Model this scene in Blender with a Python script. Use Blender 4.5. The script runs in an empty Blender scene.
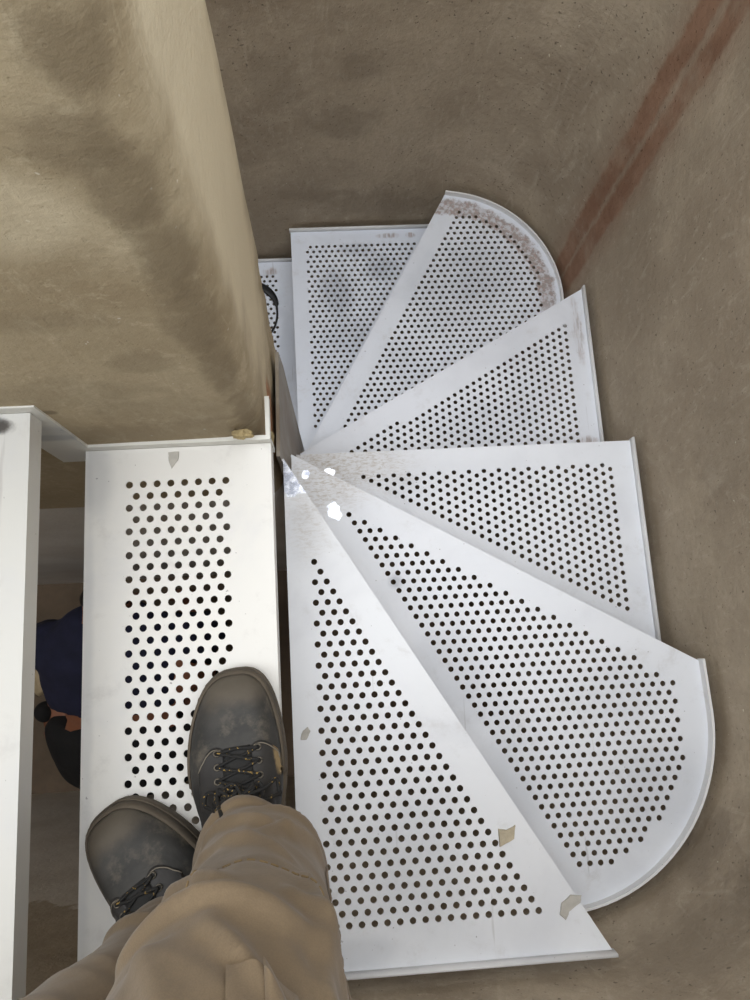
import bpy, bmesh, math, random
from mathutils import Vector, Matrix, noise, geometry
from mathutils.bvhtree import BVHTree

random.seed(7)
C = bpy.context.scene.collection
RISE = 0.17675          # rise of one step
P = 0.019144            # pitch of the perforated sheet
HR = 0.0051             # hole radius
FLOOR = -1.0 - 11 * RISE
UP = -FLOOR             # everything is modelled from eye level, then lifted so the floor is z = 0
PI = math.pi


def Z(k):
    return -1.0 - RISE * k


# ------------------------------------------------------------------ object helpers
def link_mesh(name, me, mat=None, parent=None, smooth=False):
    o = bpy.data.objects.new(name, me)
    C.objects.link(o)
    if mat:
        me.materials.append(mat)
    if parent:
        o.parent = parent
    if smooth:
        for p in me.polygons:
            p.use_smooth = True
    return o


def obj(name, bm, mat=None, parent=None, smooth=False, auto=None):
    bmesh.ops.recalc_face_normals(bm, faces=bm.faces[:])
    me = bpy.data.meshes.new(name)
    if auto is not None:
        smooth = True
        for e in bm.edges:
            if len(e.link_faces) == 2 and e.calc_face_angle(0) > auto:
                e.smooth = False
    bm.to_mesh(me)
    bm.free()
    return link_mesh(name, me, mat, parent, smooth)


def empty(name, loc, rotz=0.0):
    o = bpy.data.objects.new(name, None)
    C.objects.link(o)
    o.location = loc
    o.rotation_euler = (0, 0, rotz)
    o.empty_display_size = 0.1
    return o


def tag(o, label=None, cat=None, group=None, kind=None):
    if label: o['label'] = label
    if cat: o['category'] = cat
    if group: o['group'] = group
    if kind: o['kind'] = kind
    return o


def add_box(bm, x0, x1, y0, y1, z0, z1):
    vs = [bm.verts.new(c) for c in ((x0, y0, z0), (x1, y0, z0), (x1, y1, z0), (x0, y1, z0),
                                    (x0, y0, z1), (x1, y0, z1), (x1, y1, z1), (x0, y1, z1))]
    for f in ((0, 3, 2, 1), (4, 5, 6, 7), (0, 1, 5, 4), (1, 2, 6, 5), (2, 3, 7, 6), (3, 0, 4, 7)):
        bm.faces.new([vs[i] for i in f])


def add_strip(bm, pts, z0, z1, t):
    """upright strip following a plan polyline, t thick to its left"""
    n = len(pts)
    offs = []
    for i in range(n):
        a = Vector(pts[max(i - 1, 0)]); b = Vector(pts[min(i + 1, n - 1)])
        d = (b - a).normalized()
        offs.append(Vector((-d.y, d.x)) * t)
    rows = []
    for p, o in zip(pts, offs):
        q = Vector(p) + o
        rows.append([bm.verts.new((p[0], p[1], z0)), bm.verts.new((p[0], p[1], z1)),
                     bm.verts.new((q.x, q.y, z1)), bm.verts.new((q.x, q.y, z0))])
    for a, b in zip(rows, rows[1:]):
        for j in range(4):
            bm.faces.new([a[j], b[j], b[(j + 1) % 4], a[(j + 1) % 4]])
    bm.faces.new(rows[0][::-1]); bm.faces.new(rows[-1])


def add_rings(bm, rings, cap=True):
    vr = [[bm.verts.new(p) for p in r] for r in rings]
    n = len(vr[0])
    for a, b in zip(vr, vr[1:]):
        for j in range(n):
            bm.faces.new([a[j], a[(j + 1) % n], b[(j + 1) % n], b[j]])
    if cap:
        bm.faces.new(vr[0][::-1]); bm.faces.new(vr[-1])
    return vr


def add_tube(bm, pts, r, seg=8):
    pts = [Vector(p) for p in pts]
    rings = []
    up = Vector((0.123, 0.456, 0.88)).normalized()
    for i, p in enumerate(pts):
        d = (pts[min(i + 1, len(pts) - 1)] - pts[max(i - 1, 0)]).normalized()
        s = d.cross(up)
        if s.length < 1e-3: s = d.cross(Vector((1, 0, 0)))
        s.normalize(); u = s.cross(d)
        rr = r[i] if isinstance(r, (list, tuple)) else r
        rings.append([p + (s * math.cos(2 * PI * k / seg) + u * math.sin(2 * PI * k / seg)) * rr for k in range(seg)])
    add_rings(bm, rings)


def add_prism_y(bm, poly, y0, y1):
    """polygon in x,z extruded along y"""
    a = [bm.verts.new((x, y0, z)) for x, z in poly]
    b = [bm.verts.new((x, y1, z)) for x, z in poly]
    n = len(poly)
    for i in range(n):
        bm.faces.new([a[i], a[(i + 1) % n], b[(i + 1) % n], b[i]])
    bm.faces.new(a[::-1]); bm.faces.new(b)


def catmull(pts, n=6):
    pts = [Vector(p) for p in pts]
    q = [pts[0] * 2 - pts[1]] + pts + [pts[-1] * 2 - pts[-2]]
    out = []
    for i in range(1, len(q) - 2):
        for k in range(n):
            t = k / n
            out.append(0.5 * ((2 * q[i]) + (q[i + 1] - q[i - 1]) * t + (2 * q[i - 1] - 5 * q[i] + 4 * q[i + 1] - q[i + 2]) * t * t
                              + (3 * q[i] - q[i - 1] - 3 * q[i + 1] + q[i + 2]) * t ** 3))
    out.append(pts[-1])
    return out


def rgb(r, g, b):
    f = lambda c: (c / 255 / 12.92) if c / 255 <= 0.04045 else ((c / 255 + 0.055) / 1.055) ** 2.4
    return (f(r), f(g), f(b), 1)


# ------------------------------------------------------------------ materials
class NT:
    def __init__(s, name):
        s.m = bpy.data.materials.new(name)
        s.m.use_nodes = True
        s.t = s.m.node_tree
        s.b = s.t.nodes['Principled BSDF']
        s.co = s.t.nodes.new('ShaderNodeTexCoord').outputs['Object']

    def n(s, typ, **kw):
        d = s.t.nodes.new(typ)
        for k, v in kw.items():
            setattr(d, k, v)
        return d

    def put(s, sock, v):
        if hasattr(v, 'is_linked'): s.t.links.new(v, sock)
        else: sock.default_value = v

    def noise(s, scale, detail=4, rough=0.55, dist=0.0, stretch=None, off=(0, 0, 0)):
        d = s.n('ShaderNodeTexNoise')
        d.inputs['Scale'].default_value = scale
        d.inputs['Detail'].default_value = detail
        d.inputs['Roughness'].default_value = rough
        d.inputs['Distortion'].default_value = dist
        co = s.co
        if stretch or off != (0, 0, 0):
            mp = s.n('ShaderNodeMapping')
            mp.inputs['Scale'].default_value = stretch or (1, 1, 1)
            mp.inputs['Location'].default_value = off
            s.t.links.new(co, mp.inputs['Vector'])
            co = mp.outputs['Vector']
        s.t.links.new(co, d.inputs['Vector'])
        return d.outputs['Fac']

    def ramp(s, v, lo, hi, a=0.0, b=1.0):
        d = s.n('ShaderNodeMapRange', interpolation_type='SMOOTHSTEP')
        s.put(d.inputs['Value'], v)
        d.inputs['From Min'].default_value = lo
        d.inputs['From Max'].default_value = hi
        d.inputs['To Min'].default_value = a
        d.inputs['To Max'].default_value = b
        return d.outputs['Result']

    def math(s, op, a, b=0.0):
        d = s.n('ShaderNodeMath', operation=op)
        s.put(d.inputs[0], a); s.put(d.inputs[1], b)
        return d.outputs[0]

    def mix(s, fac, a, b):
        d = s.n('ShaderNodeMix', data_type='RGBA')
        s.put(d.inputs['Factor'], fac)
        s.put(d.inputs[6], a); s.put(d.inputs[7], b)
        return d.outputs[2]

    def blob(s, c, r, edge=0.35, amp=0.5, scale=14, rot=0.0):
        """soft-edged patch round c with radii r, its edge broken up by noise"""
        mp = s.n('ShaderNodeMapping', vector_type='TEXTURE')
        mp.inputs['Location'].default_value = c
        mp.inputs['Rotation'].default_value = (0, 0, rot)
        mp.inputs['Scale'].default_value = r
        s.t.links.new(s.co, mp.inputs['Vector'])
        ln = s.n('ShaderNodeVectorMath', operation='LENGTH')
        s.t.links.new(mp.outputs['Vector'], ln.inputs[0])
        nz = s.noise(scale, 5, 0.6)
        v = s.math('ADD', ln.outputs['Value'], s.math('MULTIPLY', s.math('SUBTRACT', nz, 0.5), amp * 2))
        return s.ramp(v, 1 - edge, 1 + edge, 1.0, 0.0)

    def maxi(s, l):
        v = l[0]
        for w in l[1:]: v = s.math('MAXIMUM', v, w)
        return v

    def sep(s):
        d = s.n('ShaderNodeSeparateXYZ'); s.t.links.new(s.co, d.inputs[0]); return d.outputs

    def bump(s, h, strength=0.3, dist=0.01):
        d = s.n('ShaderNodeBump')
        d.inputs['Strength'].default_value = strength
        d.inputs['Distance'].default_value = dist
        s.put(d.inputs['Height'], h)
        s.t.links.new(d.outputs['Normal'], s.b.inputs['Normal'])

    def done(s, col, rough=0.6, metal=0.0):
        s.put(s.b.inputs['Base Color'], col)
        s.put(s.b.inputs['Roughness'], rough)
        s.put(s.b.inputs['Metallic'], metal)
        return s.m


def simple(name, col, rough=0.6, metal=0.0, var=0.25, scale=30, bump=0.0):
    t = NT(name)
    dark = tuple(c * (1 - var) for c in col[:3]) + (1,)
    c = t.mix(t.ramp(t.noise(scale), 0.3, 0.7), dark, col)
    if bump: t.bump(t.noise(scale * 4, 4), bump, 0.004)
    return t.done(c, rough, metal)


def plaster(name, base, dark, light, stripe=False, damp_shade=(), brick=False, lightpatch=(), pit=0.6, rough_amt=0.75, foot=False):
    t = NT(name)
    col = t.mix(t.ramp(t.noise(2.6, 6, 0.6, 0.5), 0.35, 0.68), dark, base)
    col = t.mix(t.math('MULTIPLY', t.ramp(t.noise(5.0, 6, 0.65, 0.3, None, (3, 1, 7)), 0.55, 0.75), 0.5), col, light)
    col = t.mix(t.math('MULTIPLY', t.ramp(t.noise(9, 5, 0.6, 1.2, (1, 1, 0.35), (8, 2, 1)), 0.55, 0.8), 0.4), col, dark)
    col = t.mix(t.math('MULTIPLY', t.ramp(t.noise(70, 4, 0.75), 0.42, 0.70), 0.38), col, dark)
    col = t.mix(t.math('MULTIPLY', t.ramp(t.noise(48, 5, 0.75, 0, None, (1, 8, 3)), 0.55, 0.68), 0.30), col, light)
    col = t.mix(t.math('MULTIPLY', t.ramp(t.noise(22, 5, 0.7, 1.5, (1, 1, 0.3), (3, 7, 2)), 0.54, 0.70), 0.35), col, light)
    col = t.mix(t.math('MULTIPLY', t.ramp(t.noise(34, 6, 0.75, 0.8, None, (9, 7, 2)), 0.56, 0.72), 0.35), col, dark)
    pits = t.ramp(t.noise(120, 2, 0.5, 0, None, (5, 5, 5)), 0.68, 0.73)
    col = t.mix(t.math('MULTIPLY', pits, pit), col, tuple(c * 0.35 for c in dark[:3]) + (1,))
    flecks = t.ramp(t.noise(95, 2, 0.5, 0, None, (11, 4, 2)), 0.75, 0.79)
    col = t.mix(t.math('MULTIPLY', flecks, 0.55), col, tuple(min(1, c * 1.9) for c in light[:3]) + (1,))
    for c, r, s in damp_shade:
        col = t.mix(t.math('MULTIPLY', t.blob(c, r, 0.45, 0.95, 24), s), col, tuple(c_ * 0.66 for c_ in dark[:3]) + (1,))
    for c, r, s in lightpatch:
        col = t.mix(t.math('MULTIPLY', t.blob(c, r, 0.3, 0.5, 9), s), col, light)
    if stripe:
        x, y, z = t.sep()
        # two reddish bands of primer running up the curved corner
        ang = t.math('ARCTAN2', t.math('SUBTRACT', y, 0.92), t.math('SUBTRACT', x, 0.33))
        wob = t.math('MULTIPLY', t.math('SUBTRACT', t.noise(7, 4, 0.6), 0.5), 0.10)
        wob2 = t.math('MULTIPLY', t.math('SUBTRACT', t.noise(45, 3, 0.6), 0.5), 0.05)
        a = t.math('ADD', t.math('ADD', ang, wob), wob2)
        widen = t.math('MULTIPLY', t.math('ADD', z, 1.5), 0.022)
        b1 = t.ramp(t.math('ABSOLUTE', t.math('SUBTRACT', a, t.math('ADD', 0.275, widen))), 0.045, 0.105, 1, 0)
        b2 = t.ramp(t.math('ABSOLUTE', t.math('SUBTRACT', a, t.math('SUBTRACT', 0.105, widen))), 0.045, 0.115, 1, 0)
        b = t.math('MAXIMUM', b1, b2)
        haze = t.math('MULTIPLY', t.ramp(t.math('ABSOLUTE', t.math('SUBTRACT', a, 0.17)), 0.10, 0.36, 1, 0), 0.40)
        red = t.mix(t.ramp(t.noise(14, 4), 0.35, 0.65), rgb(130, 90, 66), rgb(152, 114, 90))
        col = t.mix(t.math('MULTIPLY', t.math('MULTIPLY', t.math('MAXIMUM', b, haze), t.ramp(t.noise(9, 5, 0.65), 0.25, 0.55, 0.55, 1.0)), 0.85), col, red)
    if foot:
        x, y, z = t.sep()
        m = t.ramp(t.math('ADD', z, t.math('MULTIPLY', t.noise(9, 5, 0.6), 0.25)), -1.56, -1.54, 1, 0)
        m = t.math('MULTIPLY', m, t.ramp(x, -0.5, -0.4, 1, 0))
        col = t.mix(m, col, t.mix(t.ramp(t.noise(4, 4), 0.3, 0.7), rgb(196, 186, 172), rgb(214, 206, 194)))
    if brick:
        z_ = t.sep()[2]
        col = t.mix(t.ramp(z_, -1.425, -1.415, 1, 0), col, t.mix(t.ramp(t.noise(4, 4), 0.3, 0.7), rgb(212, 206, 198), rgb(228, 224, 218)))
        x, y, z = t.sep()
        br = t.math('MULTIPLY', t.ramp(x, -0.112, -0.104), t.ramp(t.math('ADD', z, t.math('MULTIPLY', t.noise(25, 4), 0.12)), -1.02, -1.00, 1, 0))
        br = t.math('MULTIPLY', t.math('MULTIPLY', br, t.ramp(z, -1.30, -1.26)), t.ramp(y, 0.40, 0.43, 1, 0))
        bc = t.mix(t.ramp(t.noise(40, 3), 0.3, 0.7), rgb(160, 112, 78), rgb(192, 142, 104))
        col = t.mix(br, col, bc)
    h = t.math('ADD', t.math('MULTIPLY', t.noise(11, 6, 0.6), 1.0), t.math('MULTIPLY', t.noise(90, 5, 0.7), 0.35))
    h = t.math('SUBTRACT', h, t.math('MULTIPLY', pits, pit * 0.6))
    t.bump(h, rough_amt, 0.009)
    return t.done(col, 0.93)


WALL_B, WALL_D, WALL_L = rgb(189, 174, 152), rgb(160, 145, 125), rgb(206, 193, 173)
M_wall = plaster('plaster_stairwell', WALL_B, WALL_D, WALL_L, stripe=True,
                 damp_shade=[((0.06, 1.26, -1.60), (0.09, 0.2, 0.05), 0.4), ((0.10, 1.26, -1.42), (0.05, 0.2, 0.04), 0.35),
                       ((0.16, 1.26, -1.95), (0.14, 0.2, 0.06), 0.4), ((-0.10, 1.26, -1.45), (0.05, .2, .09), .3),
                       ((-0.02, 1.26, -1.9), (0.10, 0.2, 0.03), 0.35), ((-0.13, 1.26, -2.25), (0.12, 0.2, 0.08), 0.5),
                       ((0.62, -0.35, -1.10), (0.10, 0.10, 0.11), 0.5), ((0.60, -0.38, -1.30), (0.06, 0.06, 0.05), 0.6),
                       ((0.50, -0.46, -1.15), (0.12, 0.10, 0.08), 0.45), ((0.675, 0.3, -1.2), (0.03, 0.1, 0.1), 0.3)])
M_north = M_east = M_wall
M_south = plaster('plaster_front', WALL_B, WALL_D, WALL_L, foot=True,
                  damp_shade=[((0.62, -0.35, -1.10), (0.10, 0.10, 0.11), 0.5), ((0.60, -0.38, -1.30), (0.06, 0.06, 0.05), 0.6),
                        ((0.50, -0.46, -1.15), (0.12, 0.10, 0.08), 0.45)])
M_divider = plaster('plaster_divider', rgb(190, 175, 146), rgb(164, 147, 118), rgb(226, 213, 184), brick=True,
                    damp_shade=[((-0.118, 0.286, -0.315), (0.026, 0.03, 0.030), 0.75), ((-0.142, 0.286, -0.375), (0.028, 0.03, 0.035), 0.65),
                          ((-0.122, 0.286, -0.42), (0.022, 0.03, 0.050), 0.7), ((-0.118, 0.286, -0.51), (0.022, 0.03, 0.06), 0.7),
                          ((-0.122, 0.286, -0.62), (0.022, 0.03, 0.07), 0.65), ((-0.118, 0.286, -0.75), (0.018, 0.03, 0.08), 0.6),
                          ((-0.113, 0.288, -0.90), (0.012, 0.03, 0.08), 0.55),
                          ((-0.335, 0.28, -0.835), (0.010, 0.02, 0.008), 1.0), ((-0.23, 0.28, -0.95), (0.20, 0.05, 0.05), 0.55),  # dark hole, then shadow painted in along the wall base above the stringer
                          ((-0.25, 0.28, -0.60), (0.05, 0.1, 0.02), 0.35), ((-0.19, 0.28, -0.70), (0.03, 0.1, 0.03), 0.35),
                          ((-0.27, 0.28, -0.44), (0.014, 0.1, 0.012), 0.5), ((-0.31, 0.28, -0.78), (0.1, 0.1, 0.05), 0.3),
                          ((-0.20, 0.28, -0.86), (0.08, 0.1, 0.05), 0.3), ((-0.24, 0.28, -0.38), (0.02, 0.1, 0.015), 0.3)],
                    lightpatch=[((-0.22, 0.28, -0.44), (0.06, 0.03, 0.05), 0.6), ((-0.098, 0.44, -0.5), (0.05, 0.11, 0.6), 0.95)],  # second patch paints in the sky light on the wall's end face
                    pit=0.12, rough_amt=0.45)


def white_paint(name, bare=(), primer=(), dirt=(), smudge=(), patch=(), rim=None, burn=(), tint=(226, 226, 227)):
    t = NT(name)
    base = rgb(*tint)
    col = t.mix(t.math('MULTIPLY', t.ramp(t.noise(5, 5, 0.6, 0.4), 0.45, 0.75), 0.30), base, rgb(196, 198, 206))
    col = t.mix(t.math('MULTIPLY', t.ramp(t.noise(16, 6, 0.7, 0.2), 0.54, 0.76), 0.32), col, rgb(182, 178, 174))
    specks = t.ramp(t.noise(130, 2, 0.5, 0, None, (2, 9, 4)), 0.735, 0.765)
    col = t.mix(t.math('MULTIPLY', specks, 0.6), col, rgb(110, 104, 100))
    scr = t.ramp(t.noise(60, 3, 0.5, 0, (1, 0.06, 1)), 0.70, 0.75)
    col = t.mix(t.math('MULTIPLY', scr, 0.3), col, rgb(150, 146, 142))
    for c, r, s in smudge:
        col = t.mix(t.math('MULTIPLY', t.blob(c, r, 0.6, 0.6, 12), s * 0.55), col, rgb(132, 138, 150))
    for c, r, s in dirt:
        scr = t.ramp(t.noise(260, 4, 0.7, 0.5, (0.35, 0.9, 1)), 0.42, 0.70, 0.25, 1.0)
        col = t.mix(t.math('MULTIPLY', t.math('MULTIPLY', t.blob(c, r, 0.7, 0.4, 20), scr), s * 0.75), col, rgb(150, 130, 98))
    for c, r, rot in patch:
        col = t.mix(t.blob(c, r, 0.12, 0.25, 40, rot), col, rgb(176, 172, 164))
    for c, r, s in burn:
        col = t.mix(t.math('MULTIPLY', t.blob(c, r, 0.5, 0.8, 60), s), col, rgb(56, 48, 42))
    pm = None
    if primer:
        pm = t.math('MULTIPLY', t.maxi([t.blob(c, r, 0.5, 0.8, 40, rot) for c, r, rot in primer]), t.ramp(t.noise(110, 3, 0.6, 0, (1, 0.12, 1)), 0.38, 0.62, 0.1, 0.9))
    if rim:
        cx, cy, r0, r1, a0 = rim
        x, y, z = t.sep()
        dx = t.math('SUBTRACT', x, cx); dy = t.math('SUBTRACT', y, cy)
        rad = t.math('SQRT', t.math('ADD', t.math('MULTIPLY', dx, dx), t.math('MULTIPLY', dy, dy)))
        rad = t.math('ADD', rad, t.math('MULTIPLY', t.math('SUBTRACT', t.noise(30, 4, 0.7), 0.5), 0.05))
        m = t.math('MULTIPLY', t.ramp(rad, r0 - 0.006, r0 + 0.006), t.ramp(rad, r1 - 0.006, r1 + 0.006, 1, 0))
        m = t.math('MULTIPLY', m, t.ramp(dy, a0, a0 + 0.08))
        m = t.math('MULTIPLY', m, t.ramp(t.noise(80, 4, 0.7), 0.40, 0.56, 0.35, 1.0))
        pm = m if pm is None else t.math('MAXIMUM', pm, m)
    if pm is not None:
        pc = t.mix(t.ramp(t.noise(120, 3, 0.6), 0.45, 0.65), rgb(150, 136, 128), rgb(172, 142, 132))
        col = t.mix(t.math('MULTIPLY', pm, 0.85), col, pc)
    rough, metal = 0.42, 0.0
    if bare:
        bmask = t.maxi([t.blob(c, r, 0.10, 0.75, 70, rot) for c, r, rot in bare])
        col = t.mix(bmask, col, t.mix(t.ramp(t.noise(90, 4, 0.6), 0.4, 0.65), rgb(150, 154, 166), rgb(202, 205, 213)))
        rough = t.math('ADD', 0.42, t.math('MULTIPLY', bmask, -0.20))
        metal = bmask
    t.bump(t.noise(40, 4, 0.6), 0.06, 0.003)
    t.b.inputs['Specular IOR Level'].default_value = 0.35
    return t.done(col, rough, metal)


# ------------------------------------------------------------------ camera
cam_d = bpy.data.cameras.new('camera')
cam = bpy.data.objects.new('camera', cam_d)
C.objects.link(cam)
cam_d.sensor_fit = 'VERTICAL'
cam_d.sensor_height = 36.0
cam_d.lens = 36.0 * 0.720
cam_d.clip_start = 0.02
Rm = Matrix(((0.99739325, 0.05041292, -0.0516259), (-0.05923587, 0.98060002, -0.18685481), (0.04120446, 0.18942583, 0.98103009)))
cam.matrix_world = Matrix.Translation((0, 0, UP)) @ Rm.to_4x4()
bpy.context.scene.camera = cam

# ------------------------------------------------------------------ the setting
TOP = 0.25


def wall_profile(name, pts, z0, z1, t, mat, nz):
    """inner face through the plan points (as a grid with a little unevenness), a plain back"""
    bm = bmesh.new()
    L = [Vector(p) for p in pts]
    front, back = [], []
    for i, p in enumerate(L):
        a = L[max(i - 1, 0)]; b = L[min(i + 1, len(L) - 1)]
        d = (b - a).normalized(); nrm = Vector((-d.y, d.x))       # into the stairwell
        col = []
        for k in range(nz + 1):
            z = z0 + (z1 - z0) * k / nz
            q = p + nrm * (noise.noise(Vector((p.x * 3.2, p.y * 3.2, z * 2.6))) * 0.004 - 0.002)
            col.append(bm.verts.new((q.x, q.y, z)))
        front.append(col)
        q = p - nrm * t
        back.append([bm.verts.new((q.x, q.y, z0)), bm.verts.new((q.x, q.y, z1))])
    for i in range(len(L) - 1):
        for k in range(nz):
            bm.faces.new([front[i][k], front[i + 1][k], front[i + 1][k + 1], front[i][k + 1]])
        bm.faces.new([back[i][0], back[i][1], back[i + 1][1], back[i + 1][0]])
        bm.faces.new([front[i][-1], front[i + 1][-1], back[i + 1][1], back[i][1]])
        bm.faces.new([front[i][0], back[i][0], back[i + 1][0], front[i + 1][0]])
    for i in (0, len(L) - 1):
        f = front[i] + [back[i][1], back[i][0]]
        bm.faces.new(f)
    o = obj(name, bm, mat, smooth=False, auto=0.7)
    return tag(o, kind='structure')


def lin(a, b, n):
    return [(a[0] + (b[0] - a[0]) * i / n, a[1] + (b[1] - a[1]) * i / n) for i in range(n + 1)]


def arc(cx, cy, r, a0, a1, n):
    return [(cx + r * math.cos(math.radians(a0 + (a1 - a0) * i / n)), cy + r * math.sin(math.radians(a0 + (a1 - a0) * i / n))) for i in range(n + 1)]


SE, NE = (0.345, -0.17, 0.336), (0.33, 0.92, 0.352)
south_pts = lin((-2.6, -0.506), (SE[0], -0.506), 50)[:-1] + arc(*SE, -90, -45, 10)
east_pts = arc(*SE, -45, 0, 10)[:-1] + lin((0.681, -0.17), (0.682, 0.92), 24)[:-1] + arc(*NE, 0, 45, 12)
north_pts = arc(*NE, 45, 90, 12)[:-1] + lin((NE[0], 1.272), (-2.6, 1.272), 50)
wall_profile('wall_south', south_pts, FLOOR, TOP, 0.15, M_south, 70)
wall_profile('wall_east', east_pts, FLOOR, TOP, 0.15, M_east, 70)
wall_profile('wall_north', north_pts, FLOOR, TOP, 0.15, M_north, 70)

# the divider between the two flights: a plastered wall with softly rounded end
bm = bmesh.new()
DY0, DY1 = 0.286, 0.566


def divider_ring(z):
    xe = -0.0925 - 0.008 * max(0, -(z + 0.6)) / 0.6
    r1 = 0.050 + 0.012 * noise.noise(Vector((0.3, 2, z * 3)))
    r2 = 0.020
    pts = lin((-2.6, DY0), (xe - r1, DY0), 40)[:-1] + arc(xe - r1, DY0 + r1, r1, -90, 0, 10)[:-1] \
        + lin((xe, DY0 + r1), (xe, DY1 - r2), 8)[:-1] + arc(xe - r2, DY1 - r2, r2, 0, 90, 6)[:-1] + lin((xe - r2, DY1), (-2.6, DY1), 30)
    out = []
    for x, y in pts:
        d = noise.noise(Vector((x * 4, y * 4, z * 3.5))) * 0.0035 + noise.noise(Vector((x * 14, y * 14, z * 12))) * 0.0012
        sy = -1 if y < DY0 + 0.06 else (1 if y > DY1 - 0.03 else 0)
        sx = 1 if x > xe - 0.035 else 0
        v = Vector((sx, sy, 0))
        if v.length: v.normalize()
        lift = 0.0
        if -1.33 < z < -0.965 and x > xe - 0.03:              # plaster knocked off the arris, brick shows
            lift = -0.003 - 0.004 * noise.noise(Vector((y * 40, z * 30, 1)))
        q = Vector((x, y, 0)) + v * (d + lift)
        out.append((q.x, q.y, z))
    return out


zs = [FLOOR + (TOP - FLOOR) * k / 140 for k in range(141)]
add_rings(bm, [divider_ring(z) for z in zs])
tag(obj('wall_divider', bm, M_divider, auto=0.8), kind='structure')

# west wall closing the lower room, and the floor
bm = bmesh.new()
add_box(bm, -2.75, -2.602, -0.65, 1.42, FLOOR, TOP)
tag(obj('wall_west', bm, M_north), kind='structure')

t = NT('lower_concrete')
c = t.mix(t.ramp(t.noise(3, 5), 0.35, 0.7), rgb(104, 90, 74), rgb(124, 106, 88))
c = t.mix(t.math('MULTIPLY', t.ramp(t.noise(40, 4), 0.4, 0.7), 0.3), c, rgb(100, 90, 78))
t.bump(t.noise(50, 5), 0.4, 0.006)
M_floor = t.done(c, 0.9)
bm = bmesh.new()
add_box(bm, -2.75, 0.83, -0.66, 1.42, FLOOR - 0.12, FLOOR)
tag(obj('floor', bm, M_floor), kind='structure')

# ------------------------------------------------------------------ the staircase
stair = empty('spiral_staircase', (0, 0, 0))
tag(stair, 'white painted steel staircase with perforated winder treads turning round the plastered divider', 'staircase')
TH = 0.0022


def tread(k, outline, nosing, flange, lat, orient, hole_ok, mat, seg=12, x_off=0.0):
    """perforated plate with a turned-down front edge; flange = upstand along the walls (a sub-part)"""
    z = Z(k)
    # densify the outline
    ol = []
    n = len(outline)
    for i in range(n):
        a, b = Vector(outline[i]), Vector(outline[(i + 1) % n])
        m = max(1, int((b - a).length / 0.05))
        ol += [a + (b - a) * j / m for j in range(m)]
    verts = list(ol)
    faces = [list(range(len(ol)))]
    xs = [p.x for p in ol]; ys = [p.y for p in ol]
    ox, oy = lat
    R = int(1.6 / P)
    s3 = math.sqrt(3) / 2
    holes = []
    for j in range(-R, R):
        for i in range(-R, R):
            a, b = (i + (0.5 if j % 2 else 0)) * P, j * s3 * P
            x, y = (ox + a, oy + b) if orient == 'x' else (ox + b, oy + a)
            if min(xs) < x < max(xs) and min(ys) < y < max(ys) and hole_ok(x, y):
                holes.append((x, y))
    for x, y in holes:
        s = len(verts)
        verts += [Vector((x + HR * math.cos(2 * PI * q / seg), y + HR * math.sin(2 * PI * q / seg))) for q in range(seg)]
        faces.append(list(range(s, s + seg)))
    vo, eo, fo, ov, oe, of = geometry.delaunay_2d_cdt(verts, [], faces, 1, 1e-7)
    bm = bmesh.new()
    top = [bm.verts.new((v.x, v.y, z)) for v in vo]
    bot = [bm.verts.new((v.x, v.y, z - TH)) for v in vo]
    cnt = {}
    tris = []
    for f, src in zip(fo, of):
        if src == [0] or (0 in src and len(src) == 1):
            a, b, c_ = (vo[i] for i in f[:3])
            if (b - a).cross(c_ - a) < 0: f = f[::-1]
            tris.append(f)
            for q in range(len(f)):
                cnt[(f[q], f[(q + 1) % len(f)])] = 1
    for f in tris:
        bm.faces.new([top[i] for i in f])
        bm.faces.new([bot[i] for i in f[::-1]])
    for (a, b) in cnt:
        if (b, a) not in cnt:
            bm.faces.new([top[a], bot[a], bot[b], top[b]])
    for v in [v for v in bm.verts if not v.link_faces]: bm.verts.remove(v)
    # turned-down front edge
    for a, b in nosing:
        d = (Vector(b) - Vector(a)).normalized() * 0.0006
        a, b = (a[0] + d.y, a[1] - d.x), (b[0] + d.y, b[1] - d.x)
        add_strip(bm, [a, b], z - 0.033, z + 0.0001, 0.0035)
    me = bpy.data.meshes.new('tread')
    bm.to_mesh(me); bm.free()
    o = link_mesh('tread', me, mat, stair)
    if flange:
        fb = bmesh.new()
        add_strip(fb, flange, z - 0.004, z + 0.017, -0.0045)
        obj('wall_flange', fb, M_flange, o, auto=0.6)
    return o, len(holes)


M_flange = white_paint('white_flange_paint', tint=(230, 230, 230))

S60 = math.sqrt(3)


def dline(p, q):
    """signed distance from the line p->q, positive on its left"""
    d = (Vector(q) - Vector(p)).normalized()
    return lambda x, y: d.x * (y - p[1]) - d.y * (x - p[0])


total = 0
# --- straight treads of the upper flight (the one underfoot, and those above it to the west)
paint0 = white_paint('white_paint_tread_underfoot',                      tint=(231, 229, 224), smudge=[((-.335, .24, -1), (.02, .05, .02), .5), ((-.345, -.1, -1), (.008, .3, .02), .4)])  # warm tint puts the warmer light higher up into the paint
N0 = -0.092


def straight(k, mat, seg=12):
    dx = 0.262 * k
    x0, x1 = -0.351 + dx, N0 + dx
    y0, y1 = -0.480, 0.281
    ok = lambda x, y: (-0.293 + dx) < x < (-0.152 + dx) and -0.430 < y < 0.233
    return tread(k, [(x0, y0), (x1, y0), (x1, y1), (x0, y1)], [((x1, y0), (x1, y1))], None,
                 (-0.2902 + dx, 0.2295), 'x', ok, mat, seg)


straight(0, paint0)
paintU = white_paint('white_paint_tread_above', tint=(212, 211, 206),  # darker tint offsets the strong light on the upper treads
                     dirt=[], smudge=[((-0.40, 0.27, Z(-1)), (0.016, 0.014, 0.03), 1.0)],
                     burn=[((-0.387, 0.266, Z(-1)), (0.013, 0.008, .03), 0.9)])
straight(-1, paintU)
straight(-2, paintU, 8)

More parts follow.
